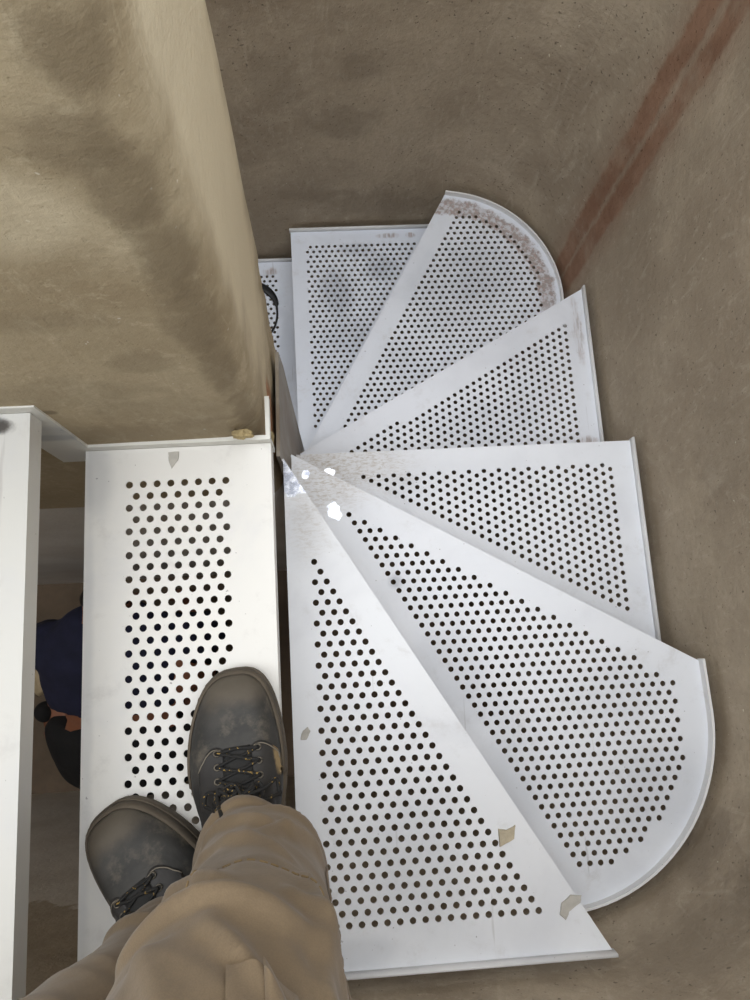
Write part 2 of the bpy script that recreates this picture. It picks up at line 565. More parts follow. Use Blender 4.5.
# --- winders; bluer tints put the cooler light lower down into the paint
OE, OS, ON = 0.658, -0.482, 1.256        # outer edges of the plates along the three walls
# A : first winder
A0 = (-0.088, 0.302); A1 = (0.377, OS)
mA = white_paint('white_paint_winder_first', bare=[((-0.078, 0.268, Z(1)), (0.016, 0.034, .03), 0.0), ((-0.062, 0.250, Z(1)), (0.022, 0.009, .03), 0.0)],
                 smudge=[((0.10, -0.33, Z(1)), (0.07, 0.10, .03), 0.35), ((-.06, .17, Z(1)), (.03, .05, .03), .2), ((0.0, -.46, Z(1)), (.05, .02, .03), .35)],
                 dirt=[((-0.05, 0.20, Z(1)), (0.03, 0.06, 0.03), 0.45)],
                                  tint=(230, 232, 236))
la = dline(A1, A0)
tread(1, [A0, (-0.088, OS), A1], [(A1, A0)],
      [(-0.088, OS), (A1[0] + 0.004, OS)], (-0.0436, 0.1266), 'x',
      lambda x, y: x > -0.048 and y > -0.430 and S60 * x + y < 0.061, mA)
# B : corner winder with rounded outer edge
B0 = (-0.085, 0.355); B1 = (OE, -0.079)
cB = (0.345, -0.17, 0.3145)
mB = white_paint('white_paint_winder_front_corner', bare=[((-0.008, 0.240, Z(2)), (0.012, 0.018, .03), 0.45), ((-.058, .315, Z(2)), (.010, .008, .03), .5)],
                 smudge=[((0.20, -0.07, Z(2)), (0.06, 0.10, .03), 0.40), ((0.56, -0.30, Z(2)), (0.08, 0.08, .03), 0.35), ((0.28, -.28, Z(2)), (.05, .1, .03), .3),
                         ((0.5, -.12, Z(2)), (.08, .06, .03), .25), ((.10, .10, Z(2)), (.012, .012, .03), .8)],
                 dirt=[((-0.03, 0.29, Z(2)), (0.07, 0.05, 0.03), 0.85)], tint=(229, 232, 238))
back = [(A1[0] - 0.012, OS - 0.001), (A0[0] + 0.002, A0[1] - 0.022)]
arcB = arc(*cB, -90, 0, 24)
lb = dline(B1, B0); lbk = dline(A0, A1)
tread(2, [B0, back[1], back[0]] + [(cB[0], OS - 0.002)][:0] + arcB + [B1], [(B1, B0)],
      [back[0]] + arcB + [(OE, B1[1] + 0.004)], (0.0199, 0.2323), 'x',
      lambda x, y: lb(x, y) > 0.050 and S60 * x + y > 0.257 and x < 0.612 and y > -0.420
      and (x < cB[0] or y > cB[1] or math.hypot(x - cB[0], y - cB[1]) < 0.272), mB)
# C
C0 = (-0.085, 0.400); C1 = (OE, 0.397)
mC = white_paint('white_paint_winder_below_corner', bare=[((-0.016, 0.357, Z(3)), (0.013, 0.009, .03), -0.3)],
                 smudge=[((0.3, 0.33, Z(3)), (0.15, 0.05, .03), 0.2)],
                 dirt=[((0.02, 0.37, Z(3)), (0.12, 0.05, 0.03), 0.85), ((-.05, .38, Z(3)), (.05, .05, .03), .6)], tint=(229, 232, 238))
lc = dline(B0, B1)
tread(3, [C0, (B0[0], B0[1] - 0.012), (OE, B1[1] - 0.012), C1], [(C1, C0)],
      [(OE, B1[1] - 0.035), (OE, C1[1] + 0.004)], (0.6055, 0.3345), 'y',
      lambda x, y: y < 0.349 and x < 0.608 and lc(x, y) > 0.058, mC)
# D
D0 = (-0.085, 0.449); D1 = (OE, 0.853)
mD = white_paint('white_paint_winder_middle', smudge=[((0.35, 0.5, Z(4)), (0.12, 0.05, .03), 0.35), ((.5, .62, Z(4)), (.06, .1, .03), .2)],
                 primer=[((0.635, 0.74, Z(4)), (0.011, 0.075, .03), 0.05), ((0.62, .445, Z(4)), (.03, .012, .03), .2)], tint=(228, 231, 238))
ld = dline(D1, D0)
tread(4, [D0, (-0.085, 0.388), (OE, 0.388), D1], [(D1, D0)],
      [(OE, 0.37), (OE, D1[1] + 0.004)], (0.6035, 0.7541), 'y',
      lambda x, y: ld(x, y) > 0.057 and x < 0.607 and y > 0.400, mD)
# E : corner winder with rounded outer edge
E0 = (-0.085, 0.487); E1 = (0.356, ON - 0.003)
cE = (0.33, 0.92, 0.332)
arcE = [p for p in arc(*cE, 0, 90, 24) if p[0] > E1[0] + 0.004]
mE = white_paint('white_paint_winder_back_corner', rim=(0.33, 0.92, 0.270, 0.318, -0.08),
                 smudge=[((0.33, 0.95, Z(5)), (0.12, 0.12, .03), 0.4), ((0.45, 1.0, Z(5)), (0.08, 0.1, .03), 0.35), ((.2, .75, Z(5)), (.06, .06, .03), .3)],
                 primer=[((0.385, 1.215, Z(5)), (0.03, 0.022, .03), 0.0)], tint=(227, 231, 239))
le = dline(E1, E0); lek = dline(D0, D1)
tread(5, [E0, (D0[0], D0[1] - 0.012), (OE, D1[1] - 0.012)] + arcE + [E1], [(E1, E0)],
      [(OE, D1[1] - 0.035)] + arcE + [E1], (0.3942, 1.1967), 'x',
      lambda x, y: le(x, y) > 0.052 and lek(x, y) > 0.02 and x < 0.608 and y < 1.20
      and (x < cE[0] or y < cE[1] or math.hypot(x - cE[0], y - cE[1]) < 0.288), mE)
# F
FX = -0.104
mF = white_paint('white_paint_winder_last', smudge=[((0.03, 1.05, Z(6)), (0.05, 0.07, .03), 0.75), ((0.17, 1.13, Z(6)), (0.05, 0.04, .03), 0.7), ((0.05, .9, Z(6)), (.07, .05, .03), .45), ((.10, 1.19, Z(6)), (.05, .02, .03), .5)],
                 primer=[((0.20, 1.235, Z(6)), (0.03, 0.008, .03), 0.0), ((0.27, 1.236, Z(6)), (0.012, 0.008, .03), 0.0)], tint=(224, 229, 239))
lf = dline(E0, E1)
E0b = (E0[0], E0[1] - 0.04)
tread(6, [(FX, ON), (FX, 0.545), (-0.075, 0.50), (E1[0] + 0.012, ON)], [((FX, ON), (FX, 0.575))],
      [(E1[0] + 0.03, ON), (FX - 0.004, ON)], (-0.0451, 1.2045), 'x',
      lambda x, y: x > -0.058 and y < 1.2075 and lf(x, y) > 0.038, mF, 10)
# G, H : the lower flight carries on behind the divider
mG = white_paint('white_paint_lower_flight', smudge=[((-0.14, 0.9, Z(7)), (0.03, 0.2, .03), 0.6)],
                 primer=[((-0.185, 1.222, Z(7)), (0.022, 0.012, .03), 0.0)], tint=(224, 229, 239))  # bluest tint, with the cool light down here put into the paint
for k in (7, 8):
    dx = -0.262 * (k - 7)
    tread(k, [(-0.366 + dx, 0.580), (-0.092 + dx, 0.580), (-0.092 + dx, ON), (-0.366 + dx, ON)], [((-0.366 + dx, ON), (-0.366 + dx, 0.58))],
          [(-0.092 + dx, ON), (-0.366 + dx, ON)], (-0.1696 + dx, 1.1881), 'x',
          lambda x, y: -0.305 + dx < x < -0.165 + dx and 0.63 < y < 1.21, mG, 8)


# --- stringer of the upper flight: a zigzag plate along each wall
def stringer_poly():
    up, lo = [], []
    for k in (-2, -1, 0):
        xr = -0.0905 if k == 0 else -0.342 + 0.262 * (k + 1)
        xl = -0.342 + 0.262 * k
        if k == -2: xl -= 0.05
        up += [(xl, Z(k) + 0.018), (xr, Z(k) + 0.018)]
        lo += [(xl - 0.060 if k > -2 else xl, Z(k) - 0.055), (xr - 0.060 if k < 0 else xr, Z(k) - 0.055)]
    return up + lo[::-1]


sp = stringer_poly()
M_string = white_paint('white_stringer_paint', tint=(226, 225, 218),
                       smudge=[((-0.37, 0.28, -0.93), (0.05, 0.02, 0.012), 0.9), ((-0.36, .28, -.90), (.03, .02, .02), .5)])
bm = bmesh.new(); add_prism_y(bm, sp, 0.2815, 0.2880)
add_box(bm, -0.0965, -0.0905, 0.2882, 0.345, -0.998, -0.982)      # the plate returns round the end of the divider
so = obj('stringer', bm, M_string, stair)
bm = bmesh.new(); add_prism_y(bm, sp, -0.4855, -0.4815)
obj('stringer', bm, M_string, stair)

# --- newel plate at the end of the divider that the winders are welded to
t = NT('dull_grey_steel')
c = t.mix(t.ramp(t.noise(9, 5, 0.6, 0.4, (1, 1, .3)), 0.35, 0.65), rgb(128, 116, 100), rgb(156, 148, 136))
c = t.mix(t.math('MULTIPLY', t.blob((-0.09, 0.43, -1.6), (0.1, 0.05, 0.3), 0.4, 0.4, 12), 0.6), c, rgb(112, 92, 68))  # brown reflection of the surroundings painted onto the steel face
M_newel = t.done(c, 0.55, 0.25)
bm = bmesh.new()
poly = [(0.300, -1.150), (0.500, -1.195), (0.515, -1.30), (0.53, -1.7), (0.555, Z(6) - 0.06), (0.290, Z(6) - 0.06)]
a = [bm.verts.new((-0.0965, y, z)) for y, z in poly]; b = [bm.verts.new((-0.0905, y, z)) for y, z in poly]
n = len(poly)
for i in range(n): bm.faces.new([a[i], a[(i + 1) % n], b[(i + 1) % n], b[i]])
bm.faces.new(a[::-1]); bm.faces.new(b)
obj('newel_plate', bm, M_newel, stair)

# ------------------------------------------------------------------ loose bits lying on the treads
M_chip = simple('plaster_chip_tan', rgb(196, 184, 160), 0.9, 0, 0.2, 60, 0.3)
M_chip2 = simple('plaster_chip_grey', rgb(192, 188, 180), 0.9, 0, 0.15, 60, 0.3)


def chip(name, pts, z, t, mat):
    cx = sum(p[0] for p in pts) / len(pts); cy = sum(p[1] for p in pts) / len(pts)
    bm = bmesh.new()
    lo, hi = [], []
    n = len(pts)
    sm = []
    for i in range(n):
        a = Vector(pts[i]); b = Vector(pts[(i + 1) % n])
        for q in range(3):
            p = a + (b - a) * q / 3
            p += Vector((random.uniform(-1, 1), random.uniform(-1, 1))) * 0.0006
            sm.append(p)
    for p in sm:
        lo.append(bm.verts.new((p.x - cx, p.y - cy, 0)))
    for p in sm:
        hi.append(bm.verts.new(((p.x - cx) * 0.94, (p.y - cy) * 0.94, t * random.uniform(0.8, 1.1))))
    m = len(sm)
    for i in range(m): bm.faces.new([lo[i], lo[(i + 1) % m], hi[(i + 1) % m], hi[i]])
    bm.faces.new(lo[::-1])
    cv = bm.verts.new((0, 0, t * 1.15))
    for i in range(m): bm.faces.new([hi[i], hi[(i + 1) % m], cv])
    o = obj(name, bm, mat)
    o.location = (cx, cy, z)
    return o


tag(chip('plaster_chip', [(0.221, -0.300), (0.234, -0.303), (0.248, -0.297), (0.244, -0.316), (0.221, -0.326)], Z(1) + 0.0003, 0.005, M_chip),
    'square tan chip of plaster lying beside the holes of the largest triangular tread', 'debris')
tag(chip('plaster_chip', [(0.303, -0.428), (0.308, -0.412), (0.322, -0.402), (0.340, -0.404), (0.337, -0.413), (0.318, -0.425), (0.312, -0.436)], Z(1) + 0.0003, 0.0022, M_chip2),
    'oval pale grey flake lying at the pointed front edge of the bottom triangular tread', 'debris')
tag(chip('paint_flake', [(-0.236, 0.274), (-0.221, 0.275), (-0.222, 0.262), (-0.231, 0.250), (-0.235, 0.262)], Z(0) + 0.0003, 0.0012, M_chip2),
    'small grey flake near the wall end of the tread the boots stand on', 'debris')
tag(chip('plaster_chip', [(-0.089 + .012, -0.150), (-0.085 + .012, -0.137), (-0.077 + .012, -0.131), (-0.073 + .012, -0.138), (-0.079 + .012, -0.150)], Z(1) + 0.0003, 0.0015, M_chip2),
    'tiny grey flake beside the right boot on the neighbouring triangular tread', 'debris')

# lumps of filler where the stringer meets the broken end of the divider
M_foam = simple('yellow_filler', rgb(188, 168, 124), 0.95, 0, 0.35, 70, 0.6)


def lump(c, r, label, seed):
    bm = bmesh.new()
    bmesh.ops.create_icosphere(bm, subdivisions=4, radius=1)
    for v in bm.verts:
        d = 1 + 0.45 * noise.noise(v.co * 1.7 + Vector((seed, 0, 0))) + 0.2 * noise.noise(v.co * 4 + Vector((0, seed, 0)))
        v.co = Vector((v.co.x * r[0], v.co.y * r[1], v.co.z * r[2])) * d
    o = obj('filler_lump', bm, M_foam, smooth=True)
    o.location = c
    return tag(o, label, 'filler')


lump((-0.126, 0.282, -0.955), (0.014, 0.006, 0.008), 'yellowish lump of filler stuck on the wall foot above the tread corner', 1)
lump((-0.094, 0.300, -1.035), (0.004, 0.009, 0.018), 'yellowish lump of filler squeezed between the plate end and the dark gap', 5)

# cable lying on the lower flight
M_cable = simple('black_rubber', rgb(24, 24, 26), 0.45, 0, 0.2)
bm = bmesh.new()
pts = catmull([(-0.30, 1.20, Z(7) + .004), (-0.245, 1.185, Z(7) + .005), (-0.205, 1.158, Z(7) + .006), (-0.177, 1.125, Z(7) + .006), (-0.169, 1.085, Z(7) + .0045), (-0.172, 1.045, Z(7) + .003), (-0.190, 1.005, Z(7) + .003), (-0.24, 0.95, Z(7) + .003)], 8)
rad = [0.004 + 0.009 * math.exp(-((p.x + 0.20) / 0.035) ** 2) if p.y > 1.1 else 0.0035 for p in pts]
rings = []
for i, p in enumerate(pts):
    d = (pts[min(i + 1, len(pts) - 1)] - pts[max(i - 1, 0)]); d.z = 0; d.normalize()
    s = Vector((-d.y, d.x, 0))
    w = rad[i]
    rings.append([p + s * (w * math.cos(2 * PI * q / 8)) + Vector((0, 0, 0.0026 * math.sin(2 * PI * q / 8))) for q in range(8)])
add_rings(bm, rings)
cb = obj('cable', bm, M_cable, smooth=True)
tag(cb, 'black flat cable lying on the lower tread that shows behind the divider', 'cable')

# ------------------------------------------------------------------ the person on the upper flight: boots and work trousers
person = empty('person', (-0.165, -0.36, Z(0)))
tag(person, 'person in khaki work trousers and dusty dark boots standing on the perforated tread', 'person')
PO = Vector(person.location)


def at_person(bm):
    for v in bm.verts: v.co -= PO


t = NT('khaki_cotton')
c = t.mix(t.ramp(t.noise(7, 5, 0.6), 0.3, 0.7), rgb(112, 95, 73), rgb(134, 115, 90))
c = t.mix(t.math('MULTIPLY', t.ramp(t.noise(24, 5, 0.65), 0.5, 0.75), 0.35), c, rgb(150, 131, 103))
wv = t.noise(900, 2, 0.5)
c = t.mix(t.math('MULTIPLY', t.ramp(wv, 0.4, 0.6), 0.15), c, rgb(90, 76, 58))
t.bump(t.math('ADD', t.math('MULTIPLY', t.noise(55, 4, 0.6), 0.6), t.math('MULTIPLY', wv, 0.12)), 0.25, 0.004)
t.b.inputs['Sheen Weight'].default_value = 0.15
M_khaki = t.done(c, 0.9)
M_thread = simple('khaki_thread', rgb(140, 118, 84), 0.85)


def leg_rings(spec, n=40):
    sp = []
    for s in spec: sp.append(Vector(s[:3])), 
    out = []
    # smooth interpolation of every value
    full = [s for s in spec]
    m = len(full)
    steps = 10
    def interp(j, i, tt):
        p = [full[min(max(i + d, 0), m - 1)][j] for d in (-1, 0, 1, 2)]
        return 0.5 * (2 * p[1] + (p[2] - p[0]) * tt + (2 * p[0] - 5 * p[1] + 4 * p[2] - p[3]) * tt ** 2 + (3 * p[1] - p[0] - 3 * p[2] + p[3]) * tt ** 3)
    for i in range(m - 1):
        for q in range(steps):
            v = [interp(j, i, q / steps) for j in range(6)]
            out.append(v)
    out.append(list(full[-1]))
    rings = []
    for x, y, z, rx, ry, tilt in out:
        r = []
        for k in range(n):
            a = 2 * PI * k / n
            px, py = rx * math.cos(a), ry * math.sin(a)
            r.append(Vector((x + px, y + py, z + tilt * py)))
        rings.append(r)
    return rings


right_spec = [(-0.121, -0.258, -0.912, 0.060, 0.092, 0.42), (-0.120, -0.257, -0.892, 0.061, 0.091, 0.38), (-0.112, -0.256, -0.866, 0.068, 0.084, 0.26),
              (-0.103, -0.250, -0.838, 0.074, 0.080, 0.15), (-0.098, -0.248, -0.790, 0.071, 0.077, 0.1), (-0.094, -0.247, -0.700, 0.072, 0.077, 0), (-0.090, -0.248, -0.600, 0.076, 0.081, 0),
              (-0.088, -0.252, -0.520, 0.080, 0.086, 0), (-0.089, -0.266, -0.440, 0.084, 0.088, 0), (-0.094, -0.295, -0.330, 0.088, 0.096, 0),
              (-0.104, -0.325, -0.230, 0.092, 0.106, 0), (-0.112, -0.345, -0.150, 0.090, 0.110, 0)]
left_spec = [(-0.205, -0.352, -0.918, 0.070, 0.083, 0.30), (-0.206, -0.350, -0.885, 0.074, 0.082, 0.25), (-0.208, -0.347, -0.850, 0.076, 0.080, 0.15),
             (-0.214, -0.340, -0.770, 0.074, 0.076, 0.05), (-0.220, -0.335, -0.700, 0.075, 0.077, 0), (-0.229, -0.326, -0.600, 0.079, 0.080, 0),
             (-0.234, -0.326, -0.520, 0.082, 0.084, 0), (-0.232, -0.335, -0.440, 0.084, 0.088, 0), (-0.228, -0.346, -0.330, 0.088, 0.096, 0),
             (-0.224, -0.352, -0.230, 0.092, 0.104, 0), (-0.220, -0.356, -0.150, 0.090, 0.108, 0)]
bm = bmesh.new()
add_rings(bm, leg_rings(right_spec))
add_rings(bm, leg_rings(left_spec))
pel = [(-0.165, -0.352, -0.245, 0.135, 0.088, 0), (-0.165, -0.352, -0.20, 0.160, 0.108, 0), (-0.165, -0.352, -0.12, 0.172, 0.116, 0), (-0.165, -0.350, -0.04, 0.168, 0.112, 0),
       (-0.165, -0.348, 0.03, 0.158, 0.104, 0), (-0.165, -0.347, 0.06, 0.155, 0.102, 0)]
add_rings(bm, leg_rings(pel))
bmesh.ops.recalc_face_normals(bm, faces=bm.faces[:])
me = bpy.data.meshes.new('tmp'); bm.to_mesh(me); bm.free()
tmp = bpy.data.objects.new('tmp', me); C.objects.link(tmp)
md = tmp.modifiers.new('r', 'REMESH'); md.mode = 'VOXEL'; md.voxel_size = 0.0042
md = tmp.modifiers.new('s', 'SMOOTH'); md.factor = 0.5; md.iterations = 6
dg = bpy.context.evaluated_depsgraph_get()
ev = tmp.evaluated_get(dg)
bm = bmesh.new(); bm.from_mesh(ev.to_mesh()); ev.to_mesh_clear()
bpy.data.objects.remove(tmp)
bm.normal_update()


FOLDS = [(-0.150, -0.530, -0.046, -0.512, 0.0075, 0.020), (-0.095, -0.492, -0.045, -0.430, 0.006, 0.013), (-0.044, -0.620, -0.022, -0.470, 0.0055, 0.012),
         (-0.150, -0.800, -0.070, -0.740, 0.006, 0.016), (-0.040, -0.790, -0.095, -0.700, 0.006, 0.014), (-0.140, -0.720, -0.060, -0.660, 0.005, 0.016),
         (-0.160, -0.640, -0.100, -0.570, 0.006, 0.014), (-0.035, -0.850, -0.090, -0.835, 0.006, 0.010), (-0.130, -0.480, -0.100, -0.400, 0.005, 0.016),
         (-0.235, -0.700, -0.200, -0.660, 0.002, 0.012), (-0.260, -0.830, -0.170, -0.780, 0.005, 0.014), (-0.050, -0.560, -0.020, -0.520, 0.005, 0.012)]


def fold(x, y, z, right):
    """creases of loose cotton: slanting folds at the knee, bunching at the cuff"""
    s = 1 if right else -1
    v = 0.0
    w = noise.noise(Vector((x * 6, y * 6, z * 5))) * 0.05
    # ridged diagonal folds
    for (kx, kz, f, amp, z0, zs) in ((0.55, 1.0, 95, 0.0045, -0.60, 0.13), (-0.8, 1.0, 70, 0.0040, -0.50, 0.12), (0.25, 1.0, 150, 0.0030, -0.84, 0.06), (1.0, 0.45, 60, 0.0035, -0.68, 0.16)):
        ph = (x * kx * s + z * kz + w) * f
        rr = 1 - abs(math.sin(ph * 0.5))
        rr = rr ** 2
        mask = noise.noise(Vector((x * 11 + f, y * 11, z * 8))) * 0.9 + 0.45
        v += amp * (rr - 0.35) * max(0, min(1, mask)) * math.exp(-((z - z0) / zs) ** 2)
    v *= 1.25
    if y > -0.30:
        for (x0, z0, x1, z1, amp, wd) in FOLDS:
            dx, dz = x1 - x0, z1 - z0
            t_ = max(0, min(1, ((x - x0) * dx + (z - z0) * dz) / (dx * dx + dz * dz)))
            px, pz = x - x0 - dx * t_, z - z0 - dz * t_
            dist = math.hypot(px, pz)
            sgn = 1 if (px * dz - pz * dx) > 0 else -1
            wd *= 0.72
            g = math.exp(-(dist / wd) ** 2) if sgn > 0 else math.exp(-(dist / (wd * 0.45)) ** 2)
            v += 1.9 * amp * g * (0.35 + 0.65 * math.sin(PI * (0.15 + 0.8 * t_)))
    v += 0.004 * noise.noise(Vector((x * 14, y * 14, z * 10))) + 0.0016 * noise.noise(Vector((x * 35, y * 35, z * 24)))
    return v


ndisp = []
for v in bm.verts:
    x, y, z = v.co
    right = x > -0.16
    d = fold(x, y, z, right)
    # hem of the cuffs: a slightly proud band with a stitched groove above it
    if z < -0.80:
        cx, cy, cz, tl = (-0.121, -0.258, -0.912, 0.42) if right else (-0.205, -0.352, -0.918, 0.30)
        h = z - (cz + tl * (y - cy))
        d += 0.0022 * (1 / (1 + math.exp((h - 0.026) * 900))) - 0.0018 * math.exp(-((h - 0.028) / 0.003) ** 2)
    # arc of the knee panel seam on the right leg
    if right and -0.75 < z < -0.50 and y > -0.24:
        sz = -0.618 + 12 * (x + 0.080) ** 2
        d += 0.002 / (1 + math.exp(-(z - sz) * 700)) - 0.0016 * math.exp(-((z - sz) / 0.003) ** 2)
    ndisp.append(d)
for v, d in zip(bm.verts, ndisp):
    v.co += v.normal * d
for _ in range(3): bmesh.ops.smooth_vert(bm, verts=bm.verts[:], factor=0.5, use_axis_x=True, use_axis_y=True, use_axis_z=True)
bm.normal_update()
bvh_trouser = BVHTree.FromBMesh(bm)
at_person(bm)
trousers = obj('trousers', bm, M_khaki, person, smooth=True)
trousers['label'] = 'khaki cotton work trousers with stitched knee panel'


def surf(x, z, ydir=-1, y0=0.1, off=0.0):
    hit = bvh_trouser.ray_cast(Vector((x, y0, z)), Vector((0, ydir, 0)))
    if hit[0] is None: return None
    return hit[0] + hit[1] * off


# stitching: knee panel arc and the outer side seam
def stitches(path, name, r=0.0009, dash=0.006, gap=0.003):
    bm = bmesh.new()
    pts = [p for p in path if p is not None]
    acc, seg, on = 0, [pts[0]], True
    for a, b in zip(pts, pts[1:]):
        acc += (b - a).length
        if on: seg.append(b)
        if acc > (dash if on else gap):
            if on and len(seg) > 1: add_tube(bm, seg, r, 6)
            on = not on; acc = 0; seg = [b]
    at_person(bm)
    return obj(name, bm, M_thread, trousers, smooth=True)


path = []
for i in range(161):
    x = -0.140 + 0.114 * i / 160
    z = -0.618 + 12 * (x + 0.080) ** 2
    path.append(surf(x, z - 0.002, off=0.0006))
stitches(path, 'knee_seam_stitching')
path = []
for i in range(200):
    z = -0.80 + 0.42 * i / 199
    hit = bvh_trouser.ray_cast(Vector((0.15, -0.235 - 0.03 * max(0, (z + 0.6)), z)), Vector((-1, 0, 0)))
    path.append(hit[0] + hit[1] * 0.0006 if hit[0] else None)
stitches(path, 'side_seam_stitching')
for gap in (0.0,):
    bm = bmesh.new()
    at = [p for p in path if p is not None]
    add_tube(bm, [p + Vector((0, 0.006, 0)) for p in at[::4]], 0.0012, 8)
    at_person(bm)
    obj('side_seam', bm, M_khaki, trousers, smooth=True)


def patch(x0, x1, z0, z1, off, thick, nx=14, nz=14, name='pocket', skew=0.0, side=0.0, rise=0.0):
    """a flap of cloth sewn on the front of the leg"""
    bm = bmesh.new()
    g0, g1 = [], []
    for j in range(nz + 1):
        r0, r1 = [], []
        for i in range(nx + 1):
            zz = z0 + rise * i / nx
            z = zz + (z1 - zz) * j / nz
            x = x0 + (x1 - x0) * i / nx + skew * j / nz
            p = surf(x, z)
            if p is None: p = Vector((x, -0.19, z))
            e = min(i, nx - i, j if not side else 9, nz - j)
            bulge = 1.0 if e > 0 else 0.75
            r0.append(bm.verts.new(p + Vector((0, -0.004, 0))))
            r1.append(bm.verts.new(p + Vector((0, off * bulge, 0)) + Vector((0, thick * math.sin(PI * i / nx) * math.sin(PI * j / nz), 0))))
        g0.append(r0); g1.append(r1)
    for j in range(nz):
        for i in range(nx):
            bm.faces.new([g0[j][i], g0[j][i + 1], g0[j + 1][i + 1], g0[j + 1][i]])
            bm.faces.new([g1[j][i], g1[j + 1][i], g1[j + 1][i + 1], g1[j][i + 1]])
    for j in range(nz):
        for i in (0, nx):
            bm.faces.new([g0[j][i], g0[j + 1][i], g1[j + 1][i], g1[j][i]])
    for i in range(nx):
        for j in (0, nz):
            bm.faces.new([g0[j][i], g1[j][i], g1[j][i + 1], g0[j][i + 1]])
    at_person(bm)
    return obj(name, bm, M_khaki, trousers, auto=0.9)


patch(-0.076, -0.036, -0.450, -0.33, 0.0040, 0.002, name='pocket', skew=0.018)
patch(-0.055, -0.014, -0.452, -0.33, 0.0090, 0.005, name='pocket_flap', skew=0.016, rise=0.062)

# ---- boots
def leather(name, scuff):
    t = NT(name)
    c = t.mix(t.ramp(t.noise(14, 6, 0.65, 0.3), 0.3, 0.7), rgb(44, 44, 43), rgb(66, 64, 61))
    c = t.mix(t.math('MULTIPLY', t.ramp(t.noise(26, 5, 0.7, 0, None, (4, 4, 4)), 0.50, 0.72), 0.7), c, rgb(110, 102, 90))
    c = t.mix(t.math('MULTIPLY', t.blob((0, 0.29, 0.05), (0.06, 0.025, 0.04), 0.5, 0.6, 30), 0.55), c, rgb(112, 102, 88))
    if scuff:
        c = t.mix(t.blob((0.052, 0.185, 0.06), (0.010, 0.022, 0.03), 0.2, 0.4, 50), c, rgb(138, 118, 84))
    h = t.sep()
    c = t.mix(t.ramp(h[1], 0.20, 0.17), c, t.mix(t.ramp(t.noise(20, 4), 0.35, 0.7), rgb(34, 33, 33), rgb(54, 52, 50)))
    t.bump(t.math('ADD', t.noise(120, 4, 0.6), t.math('MULTIPLY', t.noise(22, 4), 1.5)), 0.25, 0.002)
    return t.done(c, 0.68)


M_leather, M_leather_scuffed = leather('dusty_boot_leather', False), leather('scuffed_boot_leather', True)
M_sole = simple('dusty_rubber_sole', rgb(100, 90, 77), 0.9, 0, 0.3, 25, 0.2)
M_dark = simple('black_boot_tongue', rgb(40, 39, 38), 0.8, 0, 0.3, 40, 0.2)
t = NT('black_yellow_lace')
M_lace = t.done(t.mix(t.ramp(t.noise(260, 2, 0.5), 0.64, 0.68), rgb(26, 25, 24), rgb(150, 122, 62)), 0.8)
M_eye = simple('dull_metal_eyelet', rgb(104, 98, 88), 0.4, 0.8, 0.2)
M_quarter = simple('dark_quarter_leather', rgb(52, 50, 49), 0.6, 0, 0.35, 18, 0.2)
M_seam = simple('grey_boot_thread', rgb(140, 132, 118), 0.9)


t = NT('scuffed_quarter_leather')
c = t.mix(t.ramp(t.noise(18), 0.3, 0.7), rgb(42, 40, 39), rgb(58, 56, 54))
c = t.mix(t.blob((0.0445, 0.196, 0.07), (0.0055, 0.022, 0.06), 0.25, 0.5, 70), c, rgb(150, 128, 92))
M_quarter_scuffed = t.done(c, 0.7)


